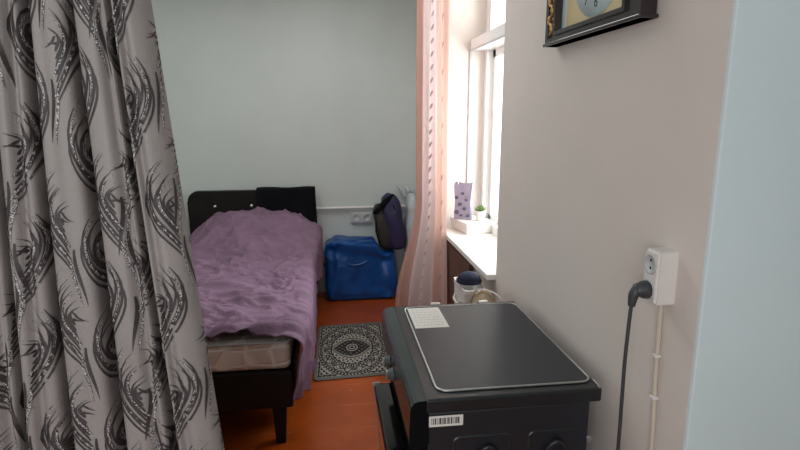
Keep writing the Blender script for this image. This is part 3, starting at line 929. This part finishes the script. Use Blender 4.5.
for k in range(26):
    a = k*2.4; r = .006+.03*(k/26); h = .055-.03*(k/26)
    base = Vector((1.02, 3.53, .956)); tip = base+Vector((r*1.5*math.cos(a), r*1.5*math.sin(a), h))
    midp = base+Vector((r*math.cos(a), r*math.sin(a), h*.6))
    tube(bm, [base, midp, tip], [.003, .008, .001], 6, flat=.35, smooth=4)
obj('leaves', bm, M['leaf'], pt)

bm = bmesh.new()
box(bm, .784, .802, 2.92, 3.60, 0, .765, .004)  # added panel, its dark colour stands for shade on the wall below the sill
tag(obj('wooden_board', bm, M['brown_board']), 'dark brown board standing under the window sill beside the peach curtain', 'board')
bn = thing('white_bin', 'narrow white plastic bin standing under the window sill behind the stove', 'bin', (.72, 2.62, 0))
bm = bmesh.new()
o = rrect(.655, .765, 2.50, 2.74, .02, 4)
rings = []
for z, k in ((0, .9), (.725, 1.0), (.73, 1.04), (.75, 1.04), (.75, .94), (.64, .93), (.02, .84)):
    rings.append([bm.verts.new((.71+(a-.71)*k, 2.62+(b-2.62)*k, z)) for a, b in o])
bm.faces.new(rings[0][::-1]); bm.faces.new(rings[-1])
for A, B in zip(rings, rings[1:]):
    for i in range(len(o)): bm.faces.new((A[i], A[(i+1) % len(o)], B[(i+1) % len(o)], B[i]))
obj('bin_body', bm, M['white_plastic'], bn)
bm = bmesh.new(); tube(bm, [(.652, 2.56, .68), (.640, 2.58, .66), (.640, 2.66, .66), (.652, 2.68, .68)], .006, 8)
obj('bin_handle', bm, M['white_plastic'], bn)
cp = thing('navy_hat', 'dark navy felt hat lying on the white bin under the sill', 'hat', (.70, 2.60, .767))
bm = bmesh.new(); lathe(bm, [(.060, 0), (.062, .012), (.056, .030), (.042, .044), (.02, .052), (.0005, .053)], (.702, 2.60, .7652), n=26)
obj('hat_crown', bm, M['navy'], cp)
bm = bmesh.new(); lathe(bm, [(.0625, 0), (.0655, .003), (.0655, .010), (.0625, .013)], (.702, 2.60, .7655), n=26)
obj('hat_band', bm, M['navy'], cp)
tb = thing('tan_tote_bag', 'tan woven cloth bag with white strap standing between stove and window sill', 'bag', (.70, 2.29, 0))
bm = bmesh.new(); blob(bm, (.700, 2.30, .405), (.062, .11, .405), 3.4, 36, 40, .012, 9, 21)
obj('bag_body', bm, M['tan'], tb)
bm = bmesh.new(); tube(bm, [(.645, 2.36, .74), (.66, 2.32, .812), (.70, 2.27, .828), (.745, 2.22, .805), (.758, 2.20, .73)], .009, 8, flat=.35)
obj('strap', bm, M['white_plastic'], tb)

# ================================================================ LIGHT
w = bpy.data.worlds.new('overcast_sky'); scn.world = w; w.use_nodes = True
nt = w.node_tree; bg = nt.nodes['Background']
bg.inputs['Color'].default_value = (.86, .95, 1, 1); bg.inputs['Strength'].default_value = 1.0
def area(name, loc, rot, sx, sy, e, col):
    l = bpy.data.lights.new(name, 'AREA'); l.shape = 'RECTANGLE'; l.size = sx; l.size_y = sy; l.energy = e; l.color = col
    o = bpy.data.objects.new(name, l); o.location = loc; o.rotation_euler = rot; COL.objects.link(o); return o
area('window_daylight', (1.75, 3.1, 1.85), (0, math.radians(94), 0), 1.7, 1.5, 105, (.95, .98, 1))
area('room_ceiling_light', (-.3, 3.2, 2.72), (0, 0, 0), 1.6, 1.6, 22, (.95, .98, 1))  # unseen fill lamp, added under the ceiling to brighten the room
area('near_room_light', (-.70, -1.45, 1.6), (math.radians(88), 0, math.radians(-6)), 1.4, 1.4, 40, (.93, .97, 1))

# ================================================================ CAMERA
cd = bpy.data.cameras.new('camera'); cam = bpy.data.objects.new('camera', cd); COL.objects.link(cam)
cd.sensor_width = 36; cd.lens = 36*545/800; cd.clip_start = .02
cam.location = (0, 0, 1.6); cam.rotation_euler = (math.radians(90-11.4), 0, math.radians(-7.6))
scn.camera = cam
scn.view_settings.view_transform = 'Standard'
scn.view_settings.exposure = 0
